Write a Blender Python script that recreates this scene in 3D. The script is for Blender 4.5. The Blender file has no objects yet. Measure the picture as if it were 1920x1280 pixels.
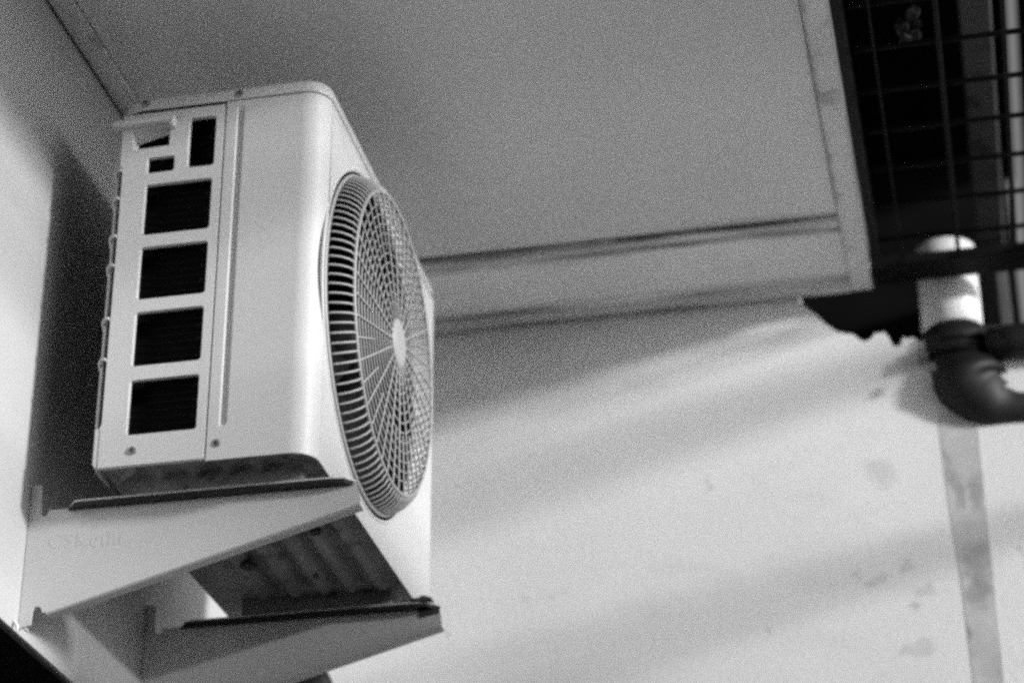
import bpy, bmesh, math, random
from mathutils import Matrix, Vector, Euler
random.seed(7)
S = bpy.context.scene
H = 1.55                      # eye height above the ground

# ------------------------------------------------------------ camera
cd = bpy.data.cameras.new('camera'); cam = bpy.data.objects.new('camera', cd)
S.collection.objects.link(cam); S.camera = cam
right = Vector((0.97824488, 0.20743445, -0.00281151))
up = Vector((0.09786781, -0.44950268, 0.88790159))
fwd = Vector((-0.1829176, 0.86886034, 0.46002485))
M = Matrix((right, up, -fwd)).transposed().to_4x4(); M.translation = (0, 0, H)
cam.matrix_world = M
cd.sensor_width = 36; cd.lens = 84.285; cd.clip_start = 0.05; cd.clip_end = 500
cd.dof.use_dof = True; cd.dof.focus_distance = 3.12; cd.dof.aperture_fstop = 2.5; cd.dof.aperture_blades = 0

# ------------------------------------------------------------ world and sun
SUND = Vector((-1.0, 0.38, -0.230)).normalized()      # direction the light travels
el = math.asin(-SUND.z); az = math.atan2(-SUND.x, -SUND.y)
W = bpy.data.worlds.new('World'); S.world = W; W.use_nodes = True
nt = W.node_tree; nt.nodes.clear()
sky = nt.nodes.new('ShaderNodeTexSky'); sky.sky_type = 'NISHITA'; sky.sun_disc = False
sky.sun_elevation = el; sky.sun_rotation = az; sky.dust_density = 2.0
bw = nt.nodes.new('ShaderNodeRGBToBW'); bg = nt.nodes.new('ShaderNodeBackground'); wo = nt.nodes.new('ShaderNodeOutputWorld')
nt.links.new(sky.outputs[0], bw.inputs[0]); nt.links.new(bw.outputs[0], bg.inputs[0]); nt.links.new(bg.outputs[0], wo.inputs[0])
bg.inputs[1].default_value = 0.12
ld = bpy.data.lights.new('sun', 'SUN'); ld.energy = 2.9; ld.angle = math.radians(4.6); ld.color = (1, 1, 1)
sun = bpy.data.objects.new('sun', ld); S.collection.objects.link(sun)
sun.rotation_euler = SUND.to_track_quat('-Z', 'Y').to_euler(); sun.location = (6, -3, 5)
S.view_settings.view_transform = 'Standard'; S.view_settings.look = 'None'
S.view_settings.exposure = 0.45; S.view_settings.gamma = 1.0
S.cycles.max_bounces = 10; S.cycles.diffuse_bounces = 7; S.cycles.use_denoising = False
S.cycles.use_adaptive_sampling = False; S.cycles.sample_clamp_indirect = 3; S.cycles.sample_clamp_direct = 0
S.cycles.pixel_filter_type = 'BLACKMAN_HARRIS'; S.cycles.filter_width = 2.9

# ------------------------------------------------------------ materials
XA_, XE_, YB_ = -1.203, -0.1375, 3.65
def node_mat(name):
    m = bpy.data.materials.new(name); m.use_nodes = True
    t = m.node_tree; return m, t, t.nodes['Principled BSDF']

def paint(name, v, rough=0.5, bump=0.1, bscale=300, spots=None, mottle=0.06, mscale=3.0, coat=0.0, metal=0.0, spec=0.5):
    """grey paint: base value, slow mottling, optional stains (scale, threshold, depth, stretch), fine bump"""
    m, t, b = node_mat(name); n = t.nodes; L = t.links
    tc = n.new('ShaderNodeTexCoord')
    nz = n.new('ShaderNodeTexNoise'); nz.inputs['Scale'].default_value = mscale; nz.inputs['Detail'].default_value = 6
    L.new(tc.outputs['Object'], nz.inputs['Vector'])
    mr = n.new('ShaderNodeMapRange'); mr.inputs['From Min'].default_value = 0.3; mr.inputs['From Max'].default_value = 0.7
    mr.inputs['To Min'].default_value = v * (1 - mottle); mr.inputs['To Max'].default_value = v * (1 + mottle)
    L.new(nz.outputs['Fac'], mr.inputs['Value']); val = mr.outputs['Result']
    for (sc, th, depth, st) in (spots or []):
        mp = n.new('ShaderNodeMapping'); mp.inputs['Scale'].default_value = st
        L.new(tc.outputs['Object'], mp.inputs['Vector'])
        z = n.new('ShaderNodeTexNoise'); z.inputs['Scale'].default_value = sc; z.inputs['Detail'].default_value = 8; z.inputs['Roughness'].default_value = 0.62
        L.new(mp.outputs[0], z.inputs['Vector'])
        r = n.new('ShaderNodeMapRange'); r.inputs['From Min'].default_value = th; r.inputs['From Max'].default_value = th + 0.07
        r.inputs['To Min'].default_value = 1.0; r.inputs['To Max'].default_value = 1 - depth
        L.new(z.outputs['Fac'], r.inputs['Value'])
        mu = n.new('ShaderNodeMath'); mu.operation = 'MULTIPLY'; L.new(val, mu.inputs[0]); L.new(r.outputs['Result'], mu.inputs[1]); val = mu.outputs[0]
    L.new(val, b.inputs['Base Color'])
    b.inputs['Roughness'].default_value = rough; b.inputs['Metallic'].default_value = metal
    b.inputs['Specular IOR Level'].default_value = spec
    b.inputs['Coat Weight'].default_value = coat; b.inputs['Coat Roughness'].default_value = 0.15
    if bump:
        z2 = n.new('ShaderNodeTexNoise'); z2.inputs['Scale'].default_value = bscale; z2.inputs['Detail'].default_value = 4
        L.new(tc.outputs['Object'], z2.inputs['Vector'])
        bp = n.new('ShaderNodeBump'); bp.inputs['Strength'].default_value = bump; bp.inputs['Distance'].default_value = 0.001
        L.new(z2.outputs['Fac'], bp.inputs['Height']); L.new(bp.outputs[0], b.inputs['Normal'])
    return m

M_unit = paint('unit_enamel', 0.58, 0.42, 0.12, 500, mottle=0.02, coat=0.06, spots=[(60, 0.72, 0.5, (1, 1, 1)), (26, .66, .10, (1, 1, .12))])
M_plastic = paint('unit_plastic', 0.60, 0.42, 0.08, 700, mottle=0.03, spots=[(70, 0.75, 0.5, (1, 1, 1))])
M_wire = paint('grille_plastic', 0.38, 0.45, 0.05, 700, mottle=0.05)
M_dark = paint('dark_inside', 0.004, 0.8, 0.0, spec=0.08)
M_fan = paint('fan_plastic', 0.008, 0.6, 0.0, spec=0.12)
M_coil = paint('coil_fins', 0.004, 0.5, 0.3, 60, spec=0.15)
M_pan = paint('galvanised_pan', 0.19, 0.5, 0.2, 120, mottle=0.35, mscale=14, spots=[(22, 0.56, 0.6, (1, 1, 1)), (60, 0.6, 0.5, (1, 1, 1))])
M_brk = paint('bracket_enamel', 0.58, 0.4, 0.1, 600, mottle=0.03, mscale=8)
M_screw = paint('screw_steel', 0.30, 0.35, 0.1, 300, metal=0.8)
M_rust = paint('rusty_steel', 0.035, 0.7, 0.5, 120, mottle=0.5, mscale=40)
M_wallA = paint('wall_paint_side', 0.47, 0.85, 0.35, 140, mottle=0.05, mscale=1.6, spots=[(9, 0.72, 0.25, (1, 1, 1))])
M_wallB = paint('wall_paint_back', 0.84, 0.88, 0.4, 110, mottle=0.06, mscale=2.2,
                spots=[(6, 0.64, 0.14, (1, 1, 1.6)), (22, 0.68, 0.40, (1, 1, 1)), (50, 0.70, .3, (1, 1, 1)), (2.2, .56, .06, (1, 1, 2.5))])
M_ceil = paint('ceiling_paint', 0.73, 0.42, 0.25, 90, mottle=0.10, mscale=1.4, spots=[(3.0, 0.62, 0.12, (1, .3, 1))])
M_trim = paint('trim_paint', 0.78, 0.7, 0.3, 90, mottle=0.10, mscale=6, spots=[(14, 0.57, 0.35, (1, 1, 1)), (45, 0.62, 0.4, (1, .6, 1))])
M_trimx = paint('board_paint', 0.80, 0.7, 0.3, 90, mottle=0.08, mscale=6, spots=[(9, 0.60, 0.18, (.35, 3.5, 1)), (30, 0.66, 0.2, (.5, 2, 1))])
def grime(m, lines, axis='Y', w=.02, depth=.6, st=(2.2, 30, 1), th=.42):
    t = m.node_tree; n = t.nodes; L = t.links; b = n['Principled BSDF']
    src = b.inputs['Base Color'].links[0].from_socket
    tc = n.new('ShaderNodeTexCoord'); sx = n.new('ShaderNodeSeparateXYZ'); L.new(tc.outputs['Object'], sx.inputs[0])
    mp = n.new('ShaderNodeMapping'); mp.inputs['Scale'].default_value = st; L.new(tc.outputs['Object'], mp.inputs['Vector'])
    z = n.new('ShaderNodeTexNoise'); z.inputs['Scale'].default_value = 2.0; z.inputs['Detail'].default_value = 7; L.new(mp.outputs[0], z.inputs['Vector'])
    nr = n.new('ShaderNodeMapRange'); nr.inputs['From Min'].default_value = th; nr.inputs['From Max'].default_value = th + .22; L.new(z.outputs['Fac'], nr.inputs['Value'])
    for y in lines:
        d = n.new('ShaderNodeMath'); d.operation = 'SUBTRACT'; L.new(sx.outputs[axis], d.inputs[0]); d.inputs[1].default_value = y
        a = n.new('ShaderNodeMath'); a.operation = 'ABSOLUTE'; L.new(d.outputs[0], a.inputs[0])
        f = n.new('ShaderNodeMapRange'); f.interpolation_type = 'SMOOTHSTEP'; f.inputs['From Min'].default_value = 0; f.inputs['From Max'].default_value = w
        f.inputs['To Min'].default_value = depth; f.inputs['To Max'].default_value = 0; L.new(a.outputs[0], f.inputs['Value'])
        g_ = n.new('ShaderNodeMath'); g_.operation = 'MULTIPLY'; L.new(f.outputs['Result'], g_.inputs[0]); L.new(nr.outputs['Result'], g_.inputs[1])
        iv = n.new('ShaderNodeMath'); iv.operation = 'SUBTRACT'; iv.inputs[0].default_value = 1.0; L.new(g_.outputs[0], iv.inputs[1])
        mu = n.new('ShaderNodeMath'); mu.operation = 'MULTIPLY'; L.new(src, mu.inputs[0]); L.new(iv.outputs[0], mu.inputs[1]); src = mu.outputs[0]
    L.new(src, b.inputs['Base Color'])
def blobs(m, pts, depth=.5):
    t = m.node_tree; n = t.nodes; L = t.links; b = n['Principled BSDF']; src = b.inputs['Base Color'].links[0].from_socket
    tc = n.new('ShaderNodeTexCoord'); z = n.new('ShaderNodeTexNoise'); z.inputs['Scale'].default_value = 38; z.inputs['Detail'].default_value = 5
    L.new(tc.outputs['Object'], z.inputs['Vector'])
    v1 = n.new('ShaderNodeVectorMath'); v1.operation = 'MULTIPLY_ADD'; L.new(z.outputs['Color'], v1.inputs[0]); v1.inputs[1].default_value = (.05, 0, .05); L.new(tc.outputs['Object'], v1.inputs[2])
    for x, zz, rx, rz in pts:
        v2 = n.new('ShaderNodeVectorMath'); v2.operation = 'SUBTRACT'; L.new(v1.outputs[0], v2.inputs[0]); v2.inputs[1].default_value = (x + .025, YB_, zz + .025)
        v3 = n.new('ShaderNodeVectorMath'); v3.operation = 'MULTIPLY'; L.new(v2.outputs[0], v3.inputs[0]); v3.inputs[1].default_value = (1 / rx, 0, 1 / rz)
        v4 = n.new('ShaderNodeVectorMath'); v4.operation = 'LENGTH'; L.new(v3.outputs[0], v4.inputs[0])
        f = n.new('ShaderNodeMapRange'); f.interpolation_type = 'SMOOTHSTEP'; f.inputs['From Min'].default_value = .35; f.inputs['From Max'].default_value = 1
        f.inputs['To Min'].default_value = 1 - depth; f.inputs['To Max'].default_value = 1; L.new(v4.outputs['Value'], f.inputs['Value'])
        mu = n.new('ShaderNodeMath'); mu.operation = 'MULTIPLY'; L.new(src, mu.inputs[0]); L.new(f.outputs['Result'], mu.inputs[1]); src = mu.outputs[0]
    L.new(src, b.inputs['Base Color'])
M_grime = paint('grimy_joint', 0.10, 0.9, 0.3, 90, mottle=0.5, mscale=9)
M_black = paint('black_steel', 0.006, 0.6, 0.3, 150, mottle=0.4, mscale=20, spec=0.12)
M_soot = paint('sooty_surface', 0.006, 0.9, 0.3, 60, mottle=0.6, mscale=4, spec=0.05)
M_bwire = paint('grille_steel', 0.004, 0.6, 0.2, 200, mottle=0.4, mscale=20, spec=0.08)
M_conc = paint('old_concrete', 0.07, 0.9, 0.5, 60, mottle=0.5, mscale=6, spots=[(12, 0.55, 0.7, (1, 1, 1))])
M_pvc = paint('white_pvc', 0.80, 0.35, 0.05, 200, mottle=0.03)
M_rub = paint('black_rubber', 0.010, 0.62, 0.3, 90, mottle=0.3, mscale=12)
M_ground = paint('ground_asphalt', 0.05, 0.9, 0.4, 30, mottle=0.15, mscale=1.2, spots=[(3, 0.6, 0.2, (1, 1, 1))])
M_strip = paint('shade_strip', 0.56, 0.9, 0.6, 60, mottle=0.18, mscale=9, spots=[(18, 0.58, 0.35, (1, 1, .5)), (7, .60, .25, (1, 1, 1))])  # darker grey stands in for a step's shadow on the back wall
M_bounce = paint('bounce_slab_paint', 0.72, 0.9, 0.4, 30, mottle=0.12, mscale=1.2)
M_leaf = paint('dry_leaf', 0.006, 0.9, 0.3, 60)
grime(M_trimx, [3.392, 3.425, 3.597, 3.645], w=.026, depth=.85, th=.36)
grime(M_ceil, [3.386], w=.03, depth=.4)
grime(M_trim, [XE_ - .036, XA_ + .006], axis='X', w=.012, depth=.5, st=(30, 2.2, 1))
blobs(M_wallB, [(x, z + H, rx, rz) for x, z, rx, rz in [(-.150, 1.622, .030, .034), (-.199, 1.450, .016, .012), (-.173, 1.433, .030, .012), (-.120, 1.455, .012, .020), (-.095, 1.408, .026, .014), (-.097, 1.315, .020, .020), (-.121, 1.308, .026, .010), (-.743, 1.454, .008, .008), (-.698, 1.453, .030, .005)]], .17)
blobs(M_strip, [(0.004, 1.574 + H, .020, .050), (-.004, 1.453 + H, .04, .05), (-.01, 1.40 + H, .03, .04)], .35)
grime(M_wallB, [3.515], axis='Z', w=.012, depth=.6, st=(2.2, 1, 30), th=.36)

# ------------------------------------------------------------ helpers
def mesh_obj(name, bm, mat, parent=None, smooth=False, recalc=True):
    if recalc: bmesh.ops.recalc_face_normals(bm, faces=bm.faces)
    me = bpy.data.meshes.new(name); bm.to_mesh(me); bm.free()
    if smooth:
        for p in me.polygons: p.use_smooth = True
    me.materials.append(mat)
    o = bpy.data.objects.new(name, me); S.collection.objects.link(o)
    if parent: o.parent = parent
    return o

def thing(name, label, cat, loc=(0, 0, 0), group=None):
    o = bpy.data.objects.new(name, None); S.collection.objects.link(o)
    o.empty_display_size = 0.1; o.location = loc; o['label'] = label; o['category'] = cat
    if group: o['group'] = group
    return o

def tag(o, label, cat, group=None):
    o['label'] = label; o['category'] = cat
    if group: o['group'] = group
    return o

def box(bm, x0, x1, y0, y1, z0, z1, bev=0.0):
    vs = [bm.verts.new(p) for p in [(x0, y0, z0), (x1, y0, z0), (x1, y1, z0), (x0, y1, z0), (x0, y0, z1), (x1, y0, z1), (x1, y1, z1), (x0, y1, z1)]]
    fs = [bm.faces.new([vs[i] for i in f]) for f in [(0, 3, 2, 1), (4, 5, 6, 7), (0, 1, 5, 4), (1, 2, 6, 5), (2, 3, 7, 6), (3, 0, 4, 7)]]
    if bev:
        es = list({e for f in fs for e in f.edges})
        bmesh.ops.bevel(bm, geom=es, offset=bev, segments=2, affect='EDGES', profile=0.5)

def tube(bm, pts, r, seg=8, closed=False, caps=True, squash=None):
    """swept tube; r a number or one per point"""
    pts = [Vector(p) for p in pts]; n = len(pts)
    rr = r if isinstance(r, (list, tuple)) else [r] * n
    rings = []; prev = None
    for i, p in enumerate(pts):
        a = pts[(i - 1) % n] if (closed or i > 0) else p
        b = pts[(i + 1) % n] if (closed or i < n - 1) else p
        d = (b - a).normalized()
        if prev is None:
            prev = Vector((0, 0, 1)) if abs(d.z) < 0.9 else Vector((0, 1, 0))
        u = (prev - d * prev.dot(d)).normalized(); prev = u; w = d.cross(u)
        rings.append([bm.verts.new(p + (u * math.cos(k * 2 * math.pi / seg) + w * math.sin(k * 2 * math.pi / seg)) * rr[i]) for k in range(seg)])
    for i in range(n if closed else n - 1):
        A, B = rings[i], rings[(i + 1) % n]
        for k in range(seg):
            bm.faces.new((A[k], A[(k + 1) % seg], B[(k + 1) % seg], B[k]))
    if caps and not closed:
        bm.faces.new(rings[0][::-1]); bm.faces.new(rings[-1])

def prism(bm, loops, axis, a, b):
    """extrude a planar outline (first loop) with holes (other loops) along axis from a to b.
    loop points are 2D: axis y -> (x,z); axis x -> (y,z); axis z -> (x,y)"""
    def P(p, t):
        return {'y': (p[0], t, p[1]), 'x': (t, p[0], p[1]), 'z': (p[0], p[1], t)}[axis]
    lv = []; edges = []
    for lp in loops:
        vs = [bm.verts.new(P(p, a)) for p in lp]; lv.append(vs)
        edges += [bm.edges.new((vs[i], vs[(i + 1) % len(vs)])) for i in range(len(vs))]
    g = bmesh.ops.triangle_fill(bm, use_beauty=True, use_dissolve=False, edges=edges)
    front = [f for f in g['geom'] if isinstance(f, bmesh.types.BMFace)]
    mp = {}
    for vs in lv:
        for v in vs:
            c = v.co.copy(); c['xyz'.index(axis)] = b; mp[v] = bm.verts.new(c)
    for f in front: bm.faces.new([mp[v] for v in f.verts][::-1])
    for vs in lv:
        for i in range(len(vs)):
            j = (i + 1) % len(vs)
            bm.faces.new((vs[i], vs[j], mp[vs[j]], mp[vs[i]]))

def rrect(x0, x1, z0, z1, r, seg=5):
    out = []
    for cx, cz, a0 in ((x1 - r, z1 - r, 0), (x0 + r, z1 - r, 90), (x0 + r, z0 + r, 180), (x1 - r, z0 + r, 270)):
        for k in range(seg + 1):
            a = math.radians(a0 + 90 * k / seg); out.append((cx + r * math.cos(a), cz + r * math.sin(a)))
    return out

# ------------------------------------------------------------ setting
bm = bmesh.new()
box(bm, -60, 60, -60, 60, -0.3, 0)
g = mesh_obj('ground', bm, M_ground); g['kind'] = 'structure'

XA, YB, ZC, XE = -1.203, 3.65, 1.965 + H, -0.1375
# side wall (carries the unit), with a shop opening whose head is at z = 1.07 above the eye
zh = 1.07 + H
bm = bmesh.new()
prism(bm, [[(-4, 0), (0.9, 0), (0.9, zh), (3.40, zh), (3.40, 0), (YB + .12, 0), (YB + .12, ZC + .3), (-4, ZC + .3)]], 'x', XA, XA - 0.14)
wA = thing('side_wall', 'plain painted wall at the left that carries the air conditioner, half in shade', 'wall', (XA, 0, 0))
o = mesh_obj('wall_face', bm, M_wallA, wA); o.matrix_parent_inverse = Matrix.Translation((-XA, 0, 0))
bm = bmesh.new(); box(bm, XA - 0.135, XA - 0.10, 0.903, 3.397, 0.002, zh - 0.002)
for k in range(22): box(bm, XA - 0.10, XA - 0.09, 0.91, 3.39, 0.03 + k * 0.115, 0.03 + k * 0.115 + 0.09)
o = mesh_obj('shutter', bm, M_soot, wA); o.matrix_parent_inverse = Matrix.Translation((-XA, 0, 0))

bm = bmesh.new(); box(bm, XA - 0.139, XA - 0.006, 0.904, 3.396, zh - .006, zh - .0005); box(bm, XA - 0.134, XA - .1, 0.905, 3.39, zh - .09, zh - .007)  # black sheet under the opening head, puts its shade in as colour
o = mesh_obj('head_shade', bm, M_black, wA); o.matrix_parent_inverse = Matrix.Translation((-XA, 0, 0))

# back wall with a broken top corner, and a grey strip painted as the shadow of a wall step
hole = [(-.2652, 1.99), (-.2652, 1.9565), (-.250, 1.938), (-.2369, 1.9253), (-.222, 1.905), (-.203, 1.8886), (-.190, 1.884), (-.1764, 1.8805),
        (-.168, 1.871), (-.1595, 1.8654), (-.148, 1.868), (-.140, 1.879), (-.1317, 1.8776), (-.125, 1.880), (-.1187, 1.8711), (-.112, 1.853),
        (-.1069, 1.8495), (-.098, 1.853), (-.094, 1.866), (-.088, 1.8626), (-.078, 1.864), (-.0664, 1.8551), (-.04, 1.852), (0.013, 1.850)]
bm = bmesh.new()
prism(bm, [[(XA, 0), (3.2, 0), (3.2, 1.85 + H)] + [(x, z + H) for x, z in hole[::-1]] + [(XA, 1.99 + H)]], 'y', YB, YB + .12)
wB = thing('back_wall', 'pale rendered back wall crossed by soft diagonal bands of sun and shadow', 'wall', (0, YB, 0))
o = mesh_obj('wall_face', bm, M_wallB, wB); o.matrix_parent_inverse = Matrix.Translation((0, -YB, 0))
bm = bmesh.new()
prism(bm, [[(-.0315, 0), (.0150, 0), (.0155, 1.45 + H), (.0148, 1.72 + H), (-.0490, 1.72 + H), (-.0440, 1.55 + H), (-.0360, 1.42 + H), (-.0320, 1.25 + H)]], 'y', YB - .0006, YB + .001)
o = mesh_obj('wall_shade_strip', bm, M_strip, wB); o.matrix_parent_inverse = Matrix.Translation((0, -YB, 0))

# porch ceiling: main board, two edge trims and a wide board along the back wall
ce = thing('porch_ceiling', 'grey painted porch ceiling with narrow edge trims and a wide board at the back', 'ceiling', (-0.67, 1.5, ZC))
def cpart(name, x0, x1, y0, y1, z0, z1, m):
    bm = bmesh.new(); box(bm, x0, x1, y0, y1, z0, z1)
    o = mesh_obj(name, bm, m, ce); o.matrix_parent_inverse = ce.matrix_basis.inverted(); return o
ce.matrix_basis = Matrix.Translation((-0.67, 1.5, ZC))
cpart('ceiling_board', XA + 0.003, XE - 0.002, -3.0, YB - 0.003, ZC + 0.006, ZC + 0.12, M_grime)
cpart('centre_panel', XA + 0.040, XE - 0.038, -3.0, 3.386, ZC + 0.0012, ZC + 0.0055, M_ceil)
cpart('edge_trim', XA + 0.006, XA + 0.0375, -3.0, 3.386, ZC - 0.004, ZC + 0.0055, M_trim)
cpart('edge_trim', XE - 0.036, XE, -3.0, YB - 0.006, ZC - 0.004, ZC + 0.0055, M_trim)
def cboard(name, pts, z0, z1, m):
    bm = bmesh.new(); prism(bm, [pts], 'z', z0, z1); o = mesh_obj(name, bm, m, ce); o.matrix_parent_inverse = ce.matrix_basis.inverted()
cboard('filler_strip', [(XA + .006, 3.3925), (XE - .40, 3.3925), (XE - .40, 3.3975), (XA + .006, 3.413)], ZC - .001, ZC + .0055, M_trimx)
cboard('back_board', [(XE - .0375, 3.3930), (XE - .0375, 3.618), (XA + .006, 3.618), (XA + .006, 3.4175), (XE - .41, 3.4005)], ZC - .003, ZC + .0055, M_trimx)
cpart('back_moulding', XA + 0.006, XE - 0.0375, 3.6205, YB - 0.006, ZC - 0.006, ZC + 0.0055, M_trimx)

# dark overhang above the grille, and a dark building face behind
bm = bmesh.new(); box(bm, -3.0, 0.1455, -3, 4.45, 2.62 + H, 2.80 + H)
for k in range(9): box(bm, -3.0, 0.1445, -1 + k * .55, -0.92 + k * .55, 2.56 + H, 2.619 + H)
tag(mesh_obj('overhang', bm, M_soot), 'black ribbed overhang high above the steel grille', 'overhang')
bm = bmesh.new(); box(bm, -1.8, 0.1235, 4.31, 4.44, 0, 2.615 + H)
tag(mesh_obj('rear_building_wall', bm, M_soot), 'dark wall of the building seen through the gap behind the grille', 'wall')
bm = bmesh.new(); box(bm, 0.1715, 0.34, -1.0, 5.2, 2.6 + H, 2.75 + H)
for y in (-0.9, 1.2, 3.45): box(bm, 0.20, 0.31, y, y + 0.12, 2.751 + H, 3.3 + H)
tag(mesh_obj('roof_beam', bm, M_soot), 'dark roof beam at the right edge beyond the strip of sky', 'beam')
bm = bmesh.new(); box(bm, 0.050, 0.099, 1.2, 4.30, 2.2 + H, 2.29 + H, 0.004)
for y in (2.9, 3.55, 4.1): box(bm, 0.06, 0.09, y, y + .03, 2.291 + H, 2.558 + H)
tag(mesh_obj('concrete_beam', bm, M_conc), 'stained concrete beam hanging above the steel grille', 'beam')

# steel grille at ceiling level
gr = thing('steel_grille', 'black steel bar grille overhead right of the ceiling edge', 'grille', (0, 2.5, ZC))
gr.matrix_basis = Matrix.Translation((0, 2.5, ZC)); gi = gr.matrix_basis.inverted()
bm = bmesh.new()
box(bm, XE + .004, -0.1195, -0.6, 3.55, ZC - .002, ZC + .03); tube(bm, [(.144, -0.6, ZC + .012), (.144, 3.571, ZC + .012)], .005, 8)
tube(bm, [(-.117, -0.6, ZC + .001), (-.117, 3.55, ZC + .001)], .0016, 6)
o = mesh_obj('frame', bm, M_black, gr); o.matrix_parent_inverse = gi
for x, r in ((-.081, .0016), (0.0113, .0038), (0.104, .0042)):
    bm = bmesh.new(); tube(bm, [(x, -0.6, ZC + .004), (x, 3.571, ZC + .004)], r, 8)
    o = mesh_obj('long_bar', bm, M_bwire, gr, True); o.matrix_parent_inverse = gi
for k in range(-8, 6):
    y = 2.940 + 0.1128 * k
    bm = bmesh.new(); tube(bm, [(-.12, y, ZC + .011), (0.1, y + random.uniform(-.002, .002), ZC + .010), (.142, y, ZC + .011)], .0042, 8)
    o = mesh_obj('cross_bar', bm, M_bwire, gr, True); o.matrix_parent_inverse = gi
bm = bmesh.new(); box(bm, XE + .0045, 0.150, 3.572, 3.640, ZC, ZC + .018, .002)
for x in (-.118, .13): tube(bm, [(x, 3.60, ZC - .004), (x, 3.60, ZC + .02)], .006, 6)
tag(mesh_obj('steel_beam', bm, M_black), 'black steel beam closing the far end of the grille', 'beam')
# scrap lying on the grille
bm = bmesh.new()
for k in range(9):
    a = random.uniform(0, 6.28); c = Vector((-.028 + random.uniform(-.012, .012), 2.93 + random.uniform(-.02, .04), ZC + .022 + .003 * k))
    pts = [c + Vector((math.cos(a + t) * .010, math.sin(a + t) * .016, random.uniform(-.006, .006))) for t in (0, 1.2, 2.3, 3.4, 4.4, 5.3)]
    bm.faces.new([bm.verts.new(p) for p in pts])
tag(mesh_obj('leaf_litter', bm, M_leaf), 'small clump of dry leaves caught on the steel grille', 'leaves')

# white drain pipe standing in the broken corner, black elbow under it
def ring_path(cx, cy, r, z, n=40): return [(cx + r * math.cos(k * 2 * math.pi / n), cy + r * math.sin(k * 2 * math.pi / n), z) for k in range(n)]
dp = thing('drain_pipe', 'short white plastic drain pipe standing in the broken wall corner', 'pipe', (-0.011, 3.700, 1.86 + H))
bm = bmesh.new(); tube(bm, [(0, 0, -.02), (0, 0, .19)], .0515, 48)
mesh_obj('pipe_body', bm, M_pvc, dp, True)
for p in dp.children[0].data.polygons:
    if len(p.vertices) > 4: p.use_smooth = False
bm = bmesh.new(); tube(bm, [(0, 0, -.03), (0, 0, .002)], .054, 48, caps=False)
mesh_obj('pipe_collar', bm, M_pvc, dp, True)

el_ = thing('pipe_elbow', 'black rubber pipe elbow clamped below the white drain pipe', 'pipe', (-0.004, 3.660, 1.86 + H))
bm = bmesh.new()
pts = [(-.007, .030, .016), (-.006, .028, .002), (-.0055, .0275, .0), (-.003, .024, -.024), (-.0025, .023, -.026), (.001, .020, -.050), (.009, .015, -.085), (.0095, .015, -.088), (.020, .010, -.120), (.0205, .010, -.122), (.036, .006, -.144), (.058, .002, -.158), (.060, .002, -.159), (.085, .0, -.166), (.12, -.001, -.170), (.25, -.004, -.176), (.6, -.01, -.18)]
pts = [(x, y, z * .86 if z < 0 else z) for x, y, z in pts]
rad = [.0565, .0575, .0615, .0625, .0590, .0600, .0630, .0660, .0650, .0600, .0520, .0440, .0380, .0300, .0275, .0270, .0270]
tube(bm, pts, rad, 40)
mesh_obj('elbow_body', bm, M_rub, el_, True)
bm = bmesh.new()
for z, r in ((-.004, .0615), (-.030, .0635)):
    tube(bm, [(r * math.cos(a), .024 + (z + .004) * .3 + r * math.sin(a) * .96, z + .012 * math.sin(a)) for a in [k * 2 * math.pi / 48 for k in range(48)]], .0032, 8, closed=True)
mesh_obj('clamp_band', bm, M_black, el_, True)
bm = bmesh.new()
box(bm, -.068, -.058, -.026, -.012, -.052, -.022, .002); tube(bm, [(-.062, -.03, -.03), (-.054, -.036, -.052)], .0045, 8)
tube(bm, [(-.046, -.045, -.066), (-.042, -.049, -.080)], .004, 8)
mesh_obj('clamp_screw', bm, M_screw, el_, False)
bm = bmesh.new(); tube(bm, [(.045, 3.64, 1.833 + H), (.09, 3.635, 1.831 + H), (.3, 3.635, 1.83 + H), (.9, 3.64, 1.84 + H)], .030, 24)
tag(mesh_obj('black_pipe', bm, M_rub, None, True), 'black horizontal pipe running right behind the elbow', 'pipe')
bm = bmesh.new(); box(bm, .073, .094, 3.86, 3.9, 1.905 + H, 2.10 + H, .003)
tag(mesh_obj('conduit', bm, M_conc), 'dull grey upright conduit between the white pipe and the sky strip', 'conduit')

# unseen railing out to the right, inferred from its shadows: throws the soft bands on the walls
ra = thing('unseen_railing', 'unseen steel railing outside to the right', 'railing', (1.0, 1.0, H))
ra.matrix_basis = Matrix.Translation((1.0, 1.0, H)); ri = ra.matrix_basis.inverted()
for (x, dz, h) in ((1.0, -.150, .048), (1.0, -.50, .026)):
    z = 1.965 + .23 * (x - XE) + dz + H
    bm = bmesh.new(); box(bm, x, x + .04, -6, 4.5, z - h / 2, z + h / 2, .004)
    o = mesh_obj('unseen_rail', bm, M_conc, ra); o.matrix_parent_inverse = ri
for y in (-5.8, 4.4):
    bm = bmesh.new(); box(bm, 1.045, 1.095, y, y + .05, 0, 2.15 + H, .004)
    o = mesh_obj('unseen_post', bm, M_conc, ra); o.matrix_parent_inverse = ri

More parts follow.
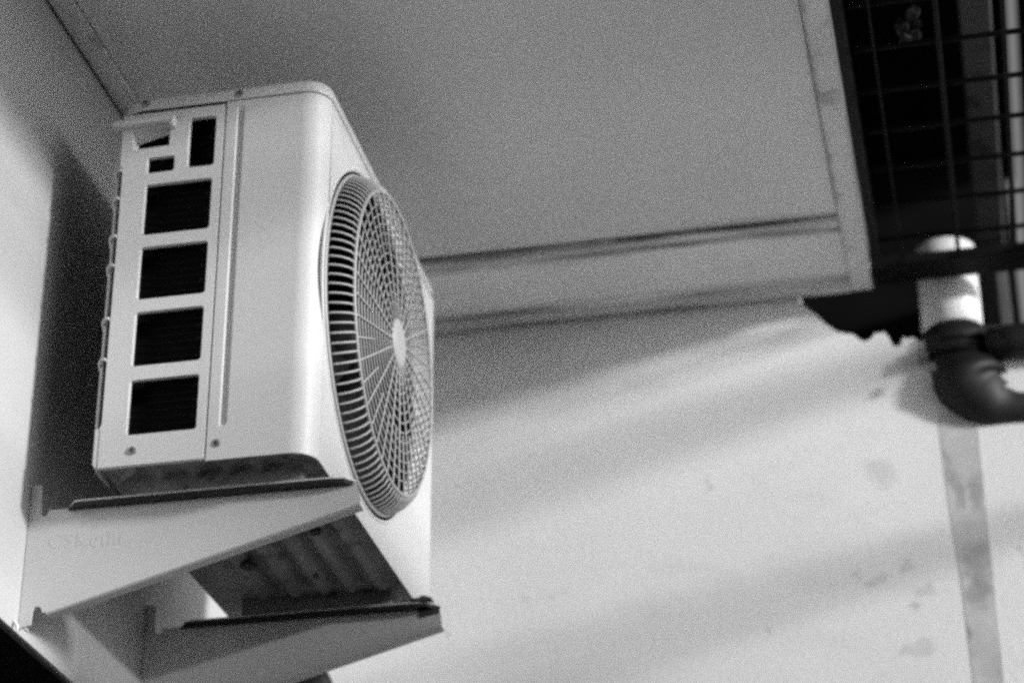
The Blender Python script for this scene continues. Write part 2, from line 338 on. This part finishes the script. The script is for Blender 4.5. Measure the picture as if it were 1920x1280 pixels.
bm = bmesh.new(); box(bm, 1.01, 1.03, 1.94, 3.0, .80 + H, 1.665 + H, .003)  # unseen panel added to keep sun off the lower side wall
o = mesh_obj('sun_block_panel', bm, M_conc, ra); o.matrix_parent_inverse = ri
bm = bmesh.new(); box(bm, 0.96, 3.2, -2.2, 4.6, .66 + H, .80 + H, .01)  # unseen slab added to bounce sun up onto the ceiling
for x in (1.1, 3.0):
    for y in (-2, 4.3): box(bm, x, x + .1, y, y + .1, 0.001, .659 + H)
tag(mesh_obj('bounce_slab', bm, M_bounce), 'unseen pale slab added to bounce sun, right of the view', 'bounce_slab')
bm = bmesh.new(); box(bm, -9, 9, -7.2, -6.6, 0, 7)  # unseen block added to darken the fill from behind the viewer
for k in range(8): box(bm, -8 + k * 2.1, -6.9 + k * 2.1, -6.61, -6.52, 3.2, 4.6, .01)
tag(mesh_obj('rear_fill_blocker', bm, M_conc), 'unseen concrete building added behind the viewer to cut the fill light', 'building')

# ------------------------------------------------------------ air conditioner
UX, UY, UZ = -1.092, 2.6, 1.2515 + H
DX, DY, DZ = 0.29, 0.625, 0.555
ac = thing('air_conditioner', 'white outdoor air conditioner unit with round fan grille on wall brackets', 'air conditioner', (UX, UY, UZ))

# front panel: near side strip with a pressed groove, rounded corner, front face with the fan opening, far side
R0 = 0.032
CY, CZ, RG = 0.258, 0.277, 0.243
bm = bmesh.new()
zs = [0.0, 0.0008, 0.0020, 0.046, 0.052, 0.30, 0.519, 0.525, 0.5315, 0.5327, 0.5335]
gd = [0, 0, 0, 0, 1, 1, 1, 0, 0, 0, 0]
prof = [(0.1515, 0, 0), (0.158, 0, 0), (0.1655, 0, 0), (0.1672, 0, 1), (0.1695, 0, 1), (0.1745, 0, 1), (0.1775, 0, 0), (0.19, 0, 0), (0.22, 0, 0), (0.245, 0, 0), (DX - R0 - .004, 0, 0)]
N = 30
prof += [(DX - R0 + R0 * math.sin(a), R0 - R0 * math.cos(a), 0) for a in [math.pi / 2 * i / N for i in range(N + 1)]]
cols = []
for k, z in enumerate(zs):
    cols.append([bm.verts.new((x, y + 0.0048 * q * gd[k], z)) for x, y, q in prof])
for k in range(len(zs) - 1):
    for i in range(len(prof) - 1):
        bm.faces.new((cols[k][i], cols[k][i + 1], cols[k + 1][i + 1], cols[k + 1][i]))
l0 = [bm.verts.new((0.1515, 0.004, z)) for z in (0.0, 0.5335)]
bm.faces.new((cols[0][0], cols[-1][0], l0[1], l0[0]))
fp = mesh_obj('front_panel', bm, M_unit, ac, True, recalc=False)
for p in fp.data.polygons:
    if p.center.x < .195: p.use_smooth = False
sd = fp.modifiers.new('thickness', 'SOLIDIFY'); sd.thickness = 0.0012; sd.offset = 0
bm = bmesh.new()
R2 = 0.014
c3 = []
for z in (0.0, 0.5335):
    c3.append([bm.verts.new((DX - R2 + R2 * math.cos(a), DY - R2 + R2 * math.sin(a), z)) for a in [math.pi / 2 * i / 8 for i in range(9)]] + [bm.verts.new((0.05, DY, z))])
for i in range(9): bm.faces.new((c3[0][i], c3[0][i + 1], c3[1][i + 1], c3[1][i]))
o = mesh_obj('far_side', bm, M_unit, fp, True, recalc=False); o.modifiers.new('t', 'SOLIDIFY').thickness = 0.0012
bm = bmesh.new()
circ = [(CY + RG * math.cos(k * 2 * math.pi / 128), CZ + RG * math.sin(k * 2 * math.pi / 128)) for k in range(128)]
prism(bm, [[(R0, 0), (DY - R2, 0), (DY - R2, 0.5335), (R0, 0.5335)], circ], 'x', DX + .0006, DX - .0008)
mesh_obj('front_face', bm, M_unit, fp)
bm = bmesh.new()   # pressed bead round the fan opening
tube(bm, [(DX + .0003, CY + (RG + .003) * math.cos(a), CZ + (RG + .003) * math.sin(a)) for a in [k * 2 * math.pi / 128 for k in range(128)]], .0022, 8, closed=True)
mesh_obj('opening_bead', bm, M_unit, fp, True)

# side cover with the coil windows and hand grip
bm = bmesh.new()
wins = [rrect(.0425, .1358, z0, z1, .0045) for z0, z1 in ((.3390, .4167), (.2418, .3202), (.1441, .2229), (.0462, .1237))]
wins += [rrect(.0995, .1368, .4368, .5148, .004), rrect(.0425, .0808, .4350, .4590, .0035), [(.0215, .4750), (.0715, .4760), (.0715, .5060), (.0175, .5060)]]
out = [(.1490, .0035), (.1490, .5225), (.1490, .5315), (.0035, .5315), (.0035, .452), (.0075, .447), (.0080, .30), (.0080, .066), (.0060, .060), (.0, .058), (0.0, .010), (.004, .0035)]
prism(bm, [out] + wins, 'y', 0.0, 0.0075)
sp = mesh_obj('side_cover', bm, M_plastic, ac)
bv = sp.modifiers.new('edge', 'BEVEL'); bv.width = 0.0008; bv.segments = 2; bv.limit_method = 'ANGLE'; bv.angle_limit = math.radians(50)
for z0, z1, r in ((0.004, .058, .016), (.452, .5312, .010)):     # rounded back corner, top and bottom
    bm = bmesh.new(); n = 8; a_ = [bm.verts.new((0.0035 + r - r * math.sin(t), .0076 + r - r * math.cos(t), z0)) for t in [math.pi / 2 * i / n for i in range(n + 1)]]
    b_ = [bm.verts.new((v.co.x, v.co.y, z1)) for v in a_]
    if z0 < .1:
        for v in a_ + b_: v.co.x -= .0035; v.co.y -= .0065
        a_[0].co.x = b_[0].co.x = .006
    a_.append(bm.verts.new((a_[-1].co.x, .06, z0))); b_.append(bm.verts.new((b_[-1].co.x, .06, z1)))
    for i in range(n + 1): bm.faces.new((a_[i], a_[i + 1], b_[i + 1], b_[i]))
    o = mesh_obj('back_corner', bm, M_plastic, sp, True); o.modifiers.new('t', 'SOLIDIFY').thickness = 0.0014
# guard at the rear edge: an upright bar held by short hooks
bm = bmesh.new()
box(bm, -.0045, .0000, .010, .016, .052, .50, .001); box(bm, -.007, -.003, .060, .064, .052, .50, .001)
for z in (.4425, .3985, .3405, .296, .2160, .1560):
    tube(bm, [(.0090, .0030, z), (.005, .0012, z + .0030), (.0, .0015, z + .0030), (-.004, .006, z + .0005), (-.0052, .013, z - .005), (-.0052, .03, z - .012), (-.005, .062, z - .014)], .0020, 8)
mesh_obj('coil_guard', bm, M_plastic, ac, True)
bm = bmesh.new()   # hand grip: shelf over a scooped recess
box(bm, -.0085, .0790, -.0125, -.0005, .5085, .5165, .0022)
box(bm, .0745, .0815, -.0130, -.0004, .5000, .5160, .0022)
v = [bm.verts.new(p) for p in [(.0150, .001, .5068), (.0718, .001, .5068), (.0718, .015, .5050), (.0230, .015, .4930)]]; bm.faces.new(v)
v = [bm.verts.new(p) for p in [(.0150, .001, .5068), (.0230, .015, .4930), (.0235, .012, .4760), (.0180, .001, .4750)]]; bm.faces.new(v)
tube(bm, [(.0230, .014, .4920), (.0716, .014, .5042)], .0013, 6)
mesh_obj('handle', bm, M_plastic, ac)

# coil and dark interior behind the windows
bm = bmesh.new(); box(bm, .010, .1475, .034, .30, .012, .530); box(bm, .150, .175, .034, .60, .014, .531); box(bm, .150, .252, .006, .030, .014, .531); box(bm, -.0015, .0345, .020, .034, .014, .530)
mesh_obj('inner_casing', bm, M_dark, ac)
ic = ac.children[-1]
bm = bmesh.new()
box(bm, -.002, .009, .034, .60, .014, .528)
for k in range(46): tube(bm, [(.02, .0335, .03 + k * .0108), (.146, .0335, .03 + k * .0108)], .0009, 5)
for k in range(11): tube(bm, [(.115 + .02 * math.cos(t), .036, .05 + k * .044 + .013 * math.sin(t)) for t in [math.pi * (i / 8 - .5) for i in range(9)]], .0036, 8)
mesh_obj('coil', bm, M_coil, ac)

# lid
def lid_outline(off, zz, r):
    x0, x1, y0, y1 = -.001 - off, DX + .001 + off, -.0012 - off, DY + .001 + off
    res = []
    for cx, cy, rr, a0 in ((x1 - r, y1 - r, r, 0), (x0 + r, y1 - r, r, 90), (x0 + r, y0 + r, r, 180), (x1 - r, y0 + r, r, 270)):
        for i in range(9):
            a = math.radians(a0 + 90 * i / 8); res.append((cx + rr * math.cos(a), cy + rr * math.sin(a), zz))
    return res
bm = bmesh.new(); lv = []
for off, z in ((0.0, .5348), (.0008, .5352), (.0010, .5385), (.0006, .5490), (-.0012, .5530), (-.005, .5556), (-.012, .5566), (-.05, .5572)):
    lv.append([bm.verts.new(p) for p in lid_outline(off, z, .034)])
for k in range(len(lv) - 1):
    n = len(lv[k])
    for i in range(n): bm.faces.new((lv[k][i], lv[k][(i + 1) % n], lv[k + 1][(i + 1) % n], lv[k + 1][i]))
bm.faces.new(lv[-1])
tc_ = mesh_obj('top_cover', bm, M_unit, ac, True)
# screws
for x, y, z in ((.0349, -.0024, .5455), (.1684, -.0024, .5435), (.0521, -.0002, .0235), (.1638, -.0002, .0228)):
    bm = bmesh.new()
    tube(bm, [(x, y + .001, z), (x, y - .0012, z), (x, y - .0024, z)], [.0058, .0056, .0030], 16)
    sc_ = mesh_obj('screw', bm, M_screw, ac)
    bm = bmesh.new(); box(bm, x - .0026, x + .0026, y - .0030, y - .0020, z - .0006, z + .0006); box(bm, x - .0006, x + .0006, y - .00305, y - .0020, z - .0026, z + .0026)
    mesh_obj('screw_slot', bm, M_dark, sc_)
# dark notch at the top of the seam
bm = bmesh.new(); box(bm, .1482, .1522, .0007, .003, .5215, .5345)
mesh_obj('seam_clip', bm, M_dark, ac)

# pressed base pan seen from below
def pan_h(x, y):
    h = 0.0
    def bump(d, w, a):
        t = min(max(1 - abs(d) / w, 0), 1); return a * (3 * t * t - 2 * t * t * t)
    for cx in (.100, .1465, .189, .2265):
        if .09 < y < .47:
            e = min((y - .09) / .012, (.47 - y) / .012, 1); h += bump(x - cx, .0085, .010) * e
    for cx in (.078, .124, .168, .208, .250):
        if .025 < y < .50:
            e = min((y - .025) / .02, (.50 - y) / .02, 1); h -= bump(x - cx, .014, .007) * e
    d = abs((x - .053) * .70 + (y - .02) * .71)      # diagonal bead by the back corner
    t = ((.053 - x) + (y - .02)) * .707
    if -.004 < t < .07: h -= bump(d, .007, .006)
    d = (y - .023) - (x - .239) * 1.05
    if .236 < x < .276: h += bump(d * .7, .006, .007)
    if .06 < x < .13: h -= bump(y - .058, .008, .004)
    r = math.hypot(x - .255, y - .05)
    h -= bump(r - .045, .006, .003)
    return h
bm = bmesh.new(); nx, ny = 110, 170; gv = []
for j in range(ny + 1):
    row = []
    for i in range(nx + 1):
        x = .004 + (DX - .0065) * i / nx; y = .002 + (DY - .004) * j / ny
        cx, cy = DX - R0, R0
        if x > cx and y < cy:
            d = math.hypot(x - cx, y - cy); m_ = R0 - .002
            if d > m_: x, y = cx + (x - cx) * m_ / d, cy + (y - cy) * m_ / d
        row.append(bm.verts.new((x, y, .0095 + pan_h(x, y))))
    gv.append(row)
for j in range(ny):
    for i in range(nx): bm.faces.new((gv[j][i], gv[j + 1][i], gv[j + 1][i + 1], gv[j][i + 1]))
bmesh.ops.remove_doubles(bm, verts=bm.verts, dist=1e-6)
mesh_obj('base_pan', bm, M_pan, ac, True, recalc=False)
for (x, y, r) in ((.217, .262, .009), (.171, .415, .008), (.094, .36, .012), (.20, .53, .007)):  # dark discs drawn in place of open drain holes
    bm = bmesh.new(); tube(bm, [(x, y, .0035), (x, y, .010)], [r, r], 14)
    mesh_obj('drain_hole_disc', bm, M_rust, ac)
# mounting feet between pan and brackets
for y in (.050, .492):
    bm = bmesh.new(); box(bm, .040, .262, y + .004, y + .040, -.0125, .012, .002)
    mesh_obj('foot_rail', bm, M_pan, ac)

# fan: shroud, blades, hub
bm = bmesh.new(); tube(bm, [(.16, CY, CZ), (.289, CY, CZ)], [.225, .232], 72, caps=False)
mesh_obj('fan_shroud', bm, M_dark, ac, True)
bm = bmesh.new()
tube(bm, [(.20, CY, CZ), (.275, CY, CZ), (.282, CY, CZ)], [.05, .05, .03], 28)
for k in range(3):
    a0 = k * 2.094 + .5; G = []
    for i in range(9):
        r = .045 + .165 * i / 8; row = []
        for j in range(9):
            t = j / 8; a = a0 + t * 1.5 - .25 * i / 8; row.append(bm.verts.new((.215 + .055 * t, CY + r * math.cos(a), CZ + r * math.sin(a))))
        G.append(row)
    for i in range(8):
        for j in range(8): bm.faces.new((G[i][j], G[i][j + 1], G[i + 1][j + 1], G[i + 1][j]))
mesh_obj('fan', bm, M_fan, ac, True)

# fan grille
fg = None
bm = bmesh.new()
NR = 110
def gp(r, a, x): return (x, CY + r * math.cos(a), CZ + r * math.sin(a))
tube(bm, [gp(.2360, k * 2 * math.pi / 160, DX + .0012) for k in range(160)], .0032, 8, closed=True)
tube(bm, [gp(.2120, k * 2 * math.pi / 160, DX + .0345) for k in range(160)], .0025, 8, closed=True)
mesh_obj('fan_grille', bm, M_wire, ac, True); fg = ac.children[-1]
bm = bmesh.new()   # short ribs of the raised rim
for k in range(NR):
    a = 2 * math.pi * k / NR
    tube(bm, [gp(.2355, a, DX + .001), gp(.2345, a, DX + .010), gp(.2300, a, DX + .020), gp(.2220, a, DX + .0295), gp(.2122, a, DX + .0345)], .00165, 6)
mesh_obj('rim_rib', bm, M_wire, fg, True)
bm = bmesh.new()   # rings
for i in range(12):
    r = .1935 - .0136 * i; xr = DX + .0335 + .0045 * (1 - (r / .22) ** 2)
    tube(bm, [gp(r, k * 2 * math.pi / 96, xr) for k in range(96)], .00115, 6, closed=True)
mesh_obj('ring_wire', bm, M_wire, fg, True)
bm = bmesh.new()   # spokes: every fifth rib runs on to the hub, a shorter one between
for k in range(44):
    a = 2 * math.pi * (k * 2.5) / NR
    rs = [.2120, .2075, .195, .165, .13, .09, .06, .030] if k % 2 == 0 else [.2120, .2075, .195, .165, .13]
    if k % 2: a = 2 * math.pi * (k * 2.5 + .0) / NR
    tube(bm, [gp(r, a, DX + .0355 + .0045 * (1 - (r / .22) ** 2) + (.0 if r < .209 else -.0010)) for r in rs], .00135, 6)
mesh_obj('spoke_wire', bm, M_wire, fg, True)
bm = bmesh.new(); tube(bm, [gp(0, 0, DX + .034), gp(0, 0, DX + .0400), gp(0, 0, DX + .0425), gp(0, 0, DX + .0435)], [.0345, .0345, .031, .022], 40)
mesh_obj('hub_cap', bm, M_wire, fg, True)

# ------------------------------------------------------------ wall brackets
def arc(cx, cz, r, a0, a1, n=8): return [(cx + r * math.cos(math.radians(a0 + (a1 - a0) * i / n)), cz + r * math.sin(math.radians(a0 + (a1 - a0) * i / n))) for i in range(n + 1)]
def make_bracket(yb, label, mat):
    t = thing('wall_bracket', label, 'bracket', (XA, yb, UZ - .17), 'wall brackets under the air conditioner')
    Y = 0.0; X0 = UX - XA; Z0 = .17
    def q(l): return [(x + X0, z + Z0) for x, z in l]
    out = q([(-.1100, -.1765), (-.094, -.1725), (-.0935, -.158)] + arc(-.0870, -.1545, .0063, 180, 10) + [(-.0795, -.1575), (.1025, -.1075), (.3339, -.0428), (.3325, -.030), (.3283, -.0160)]
            + [(-.0835, -.0160)] + arc(-.0890, -.0185, .0056, 10, -180) + [(-.0955, .0198), (-.0965, .0205), (-.1100, .0205)])
    bm = bmesh.new(); prism(bm, [out], 'y', 0, .0025)
    pl = mesh_obj('plate', bm, mat, t)
    bm = bmesh.new()    # top flange, turned towards the viewer
    prism(bm, [[(x + X0, y) for x, y in [(-.055, 0), (-.043, -.016), (-.036, -.018), (.300, -.018), (.318, -.014), (.3285, -.001), (.3285, 0)]]], 'z', -.0155 + Z0, -.0132 + Z0)
    mesh_obj('top_flange', bm, mat, t)
    bm = bmesh.new()    # black strip laid under the flange
    prism(bm, [[(x + X0, y) for x, y in [(-.056, -.0003), (-.042, -.0145), (-.036, -.0165), (.299, -.0165), (.316, -.0125), (.3240, -.0015), (.3240, -.0003)]]], 'z', -.0195 + Z0, -.0157 + Z0)
    mesh_obj('black_strip', bm, M_rub, t)
    bm = bmesh.new()    # lower flange, turned away
    a, b = Vector((-.0755 + X0, -.0005, -.1562 + Z0)), Vector((.3330 + X0, -.0005, -.0432 + Z0)); d = (b - a).normalized(); n = Vector((d.z, 0, -d.x))
    pr = [(0, 0), (.0022, .0), (.0040, .003), (.0045, .018), (.0028, .018), (.0022, .004), (.0, .0028)]
    A = [bm.verts.new(a + n * u + Vector((0, w, 0))) for u, w in pr]; B = [bm.verts.new(b + n * u + Vector((0, w, 0))) for u, w in pr]
    for i in range(len(pr)): j = (i + 1) % len(pr); bm.faces.new((A[i], A[j], B[j], B[i]))
    bm.faces.new(A[::-1]); bm.faces.new(B)
    mesh_obj('lower_flange', bm, mat, t, False)
    bm = bmesh.new(); box(bm, .0005, .0027, .0026, .030, .0, .19)
    for z in (.16, .02): tube(bm, [(.0027, .018, z), (.009, .018, z)], .006, 6)
    mesh_obj('wall_plate', bm, mat, t)
    return t
b1 = make_bracket(2.67, 'near white steel bracket with faint pressed lettering, sunlit', M_brk)
b2 = make_bracket(3.112, 'far white steel bracket with a rusty tip, mostly in shade', M_brk)
# rusty bolt and worn tip of the far bracket
bm = bmesh.new()
xt = .3283 + (UX - XA)
box(bm, xt - .036, xt - .006, -.020, .012, .1565, .1625, .0015)
tube(bm, [(xt - .020, -.006, .1505), (xt - .020, -.006, .1680)], .0065, 6)
prism(bm, [[(xt - .025, .1385), (xt + .002, .1440), (xt + .0035, .1535), (xt - .010, .1570), (xt - .030, .1545)]], 'y', -.0022, -.0004)
mesh_obj('rusty_bolt', bm, M_rust, b2)
# faint pressed lettering on the near bracket
fc = bpy.data.curves.new('lettering', 'FONT'); fc.body = 'CSKeihi'; fc.size = .0285; fc.extrude = .0002; fc.space_character = 1.12
fo = bpy.data.objects.new('lettering_curve', fc); S.collection.objects.link(fo)
bpy.context.view_layer.update()
me = bpy.data.meshes.new_from_object(fo.evaluated_get(bpy.context.evaluated_depsgraph_get()))
bpy.data.objects.remove(fo)
lt = bpy.data.objects.new('lettering', me); S.collection.objects.link(lt); lt.parent = b1
me.materials.clear(); me.materials.append(paint('letter_paint', 0.565, 0.45, 0.0, mottle=0.02))
lt.rotation_euler = (math.radians(90), 0, 0); lt.rotation_euler.rotate(Euler((0, math.radians(2.0), 0)))
lt.location = (.020 + .010, -.0001, .17 - .070)

# black insulated hose lying behind the far bracket
bm = bmesh.new()
tube(bm, [(-1.16, 3.36, .93 + H), (-1.12, 3.355, 1.08 + H), (-1.085, 3.35, 1.155 + H), (-1.05, 3.35, 1.19 + H), (-1.02, 3.35, 1.212 + H), (-1.0, 3.35, 1.222 + H), (-.990, 3.35, 1.226 + H)],
     [.026, .026, .026, .027, .026, .022, .012], 20)
tag(mesh_obj('insulated_hose', bm, M_rub, None, True), 'black insulated hose end below the far bracket', 'hose')
# small anchor at the foot of the near bracket
bm = bmesh.new(); tube(bm, [(XA + .001, 2.655, 1.080 + H), (XA + .007, 2.652, 1.073 + H), (XA + .009, 2.652, 1.064 + H)], [.0028, .0025, .001], 6)
tag(mesh_obj('wall_plug', bm, M_pvc), 'tiny white plug sticking out under the near bracket', 'plug')
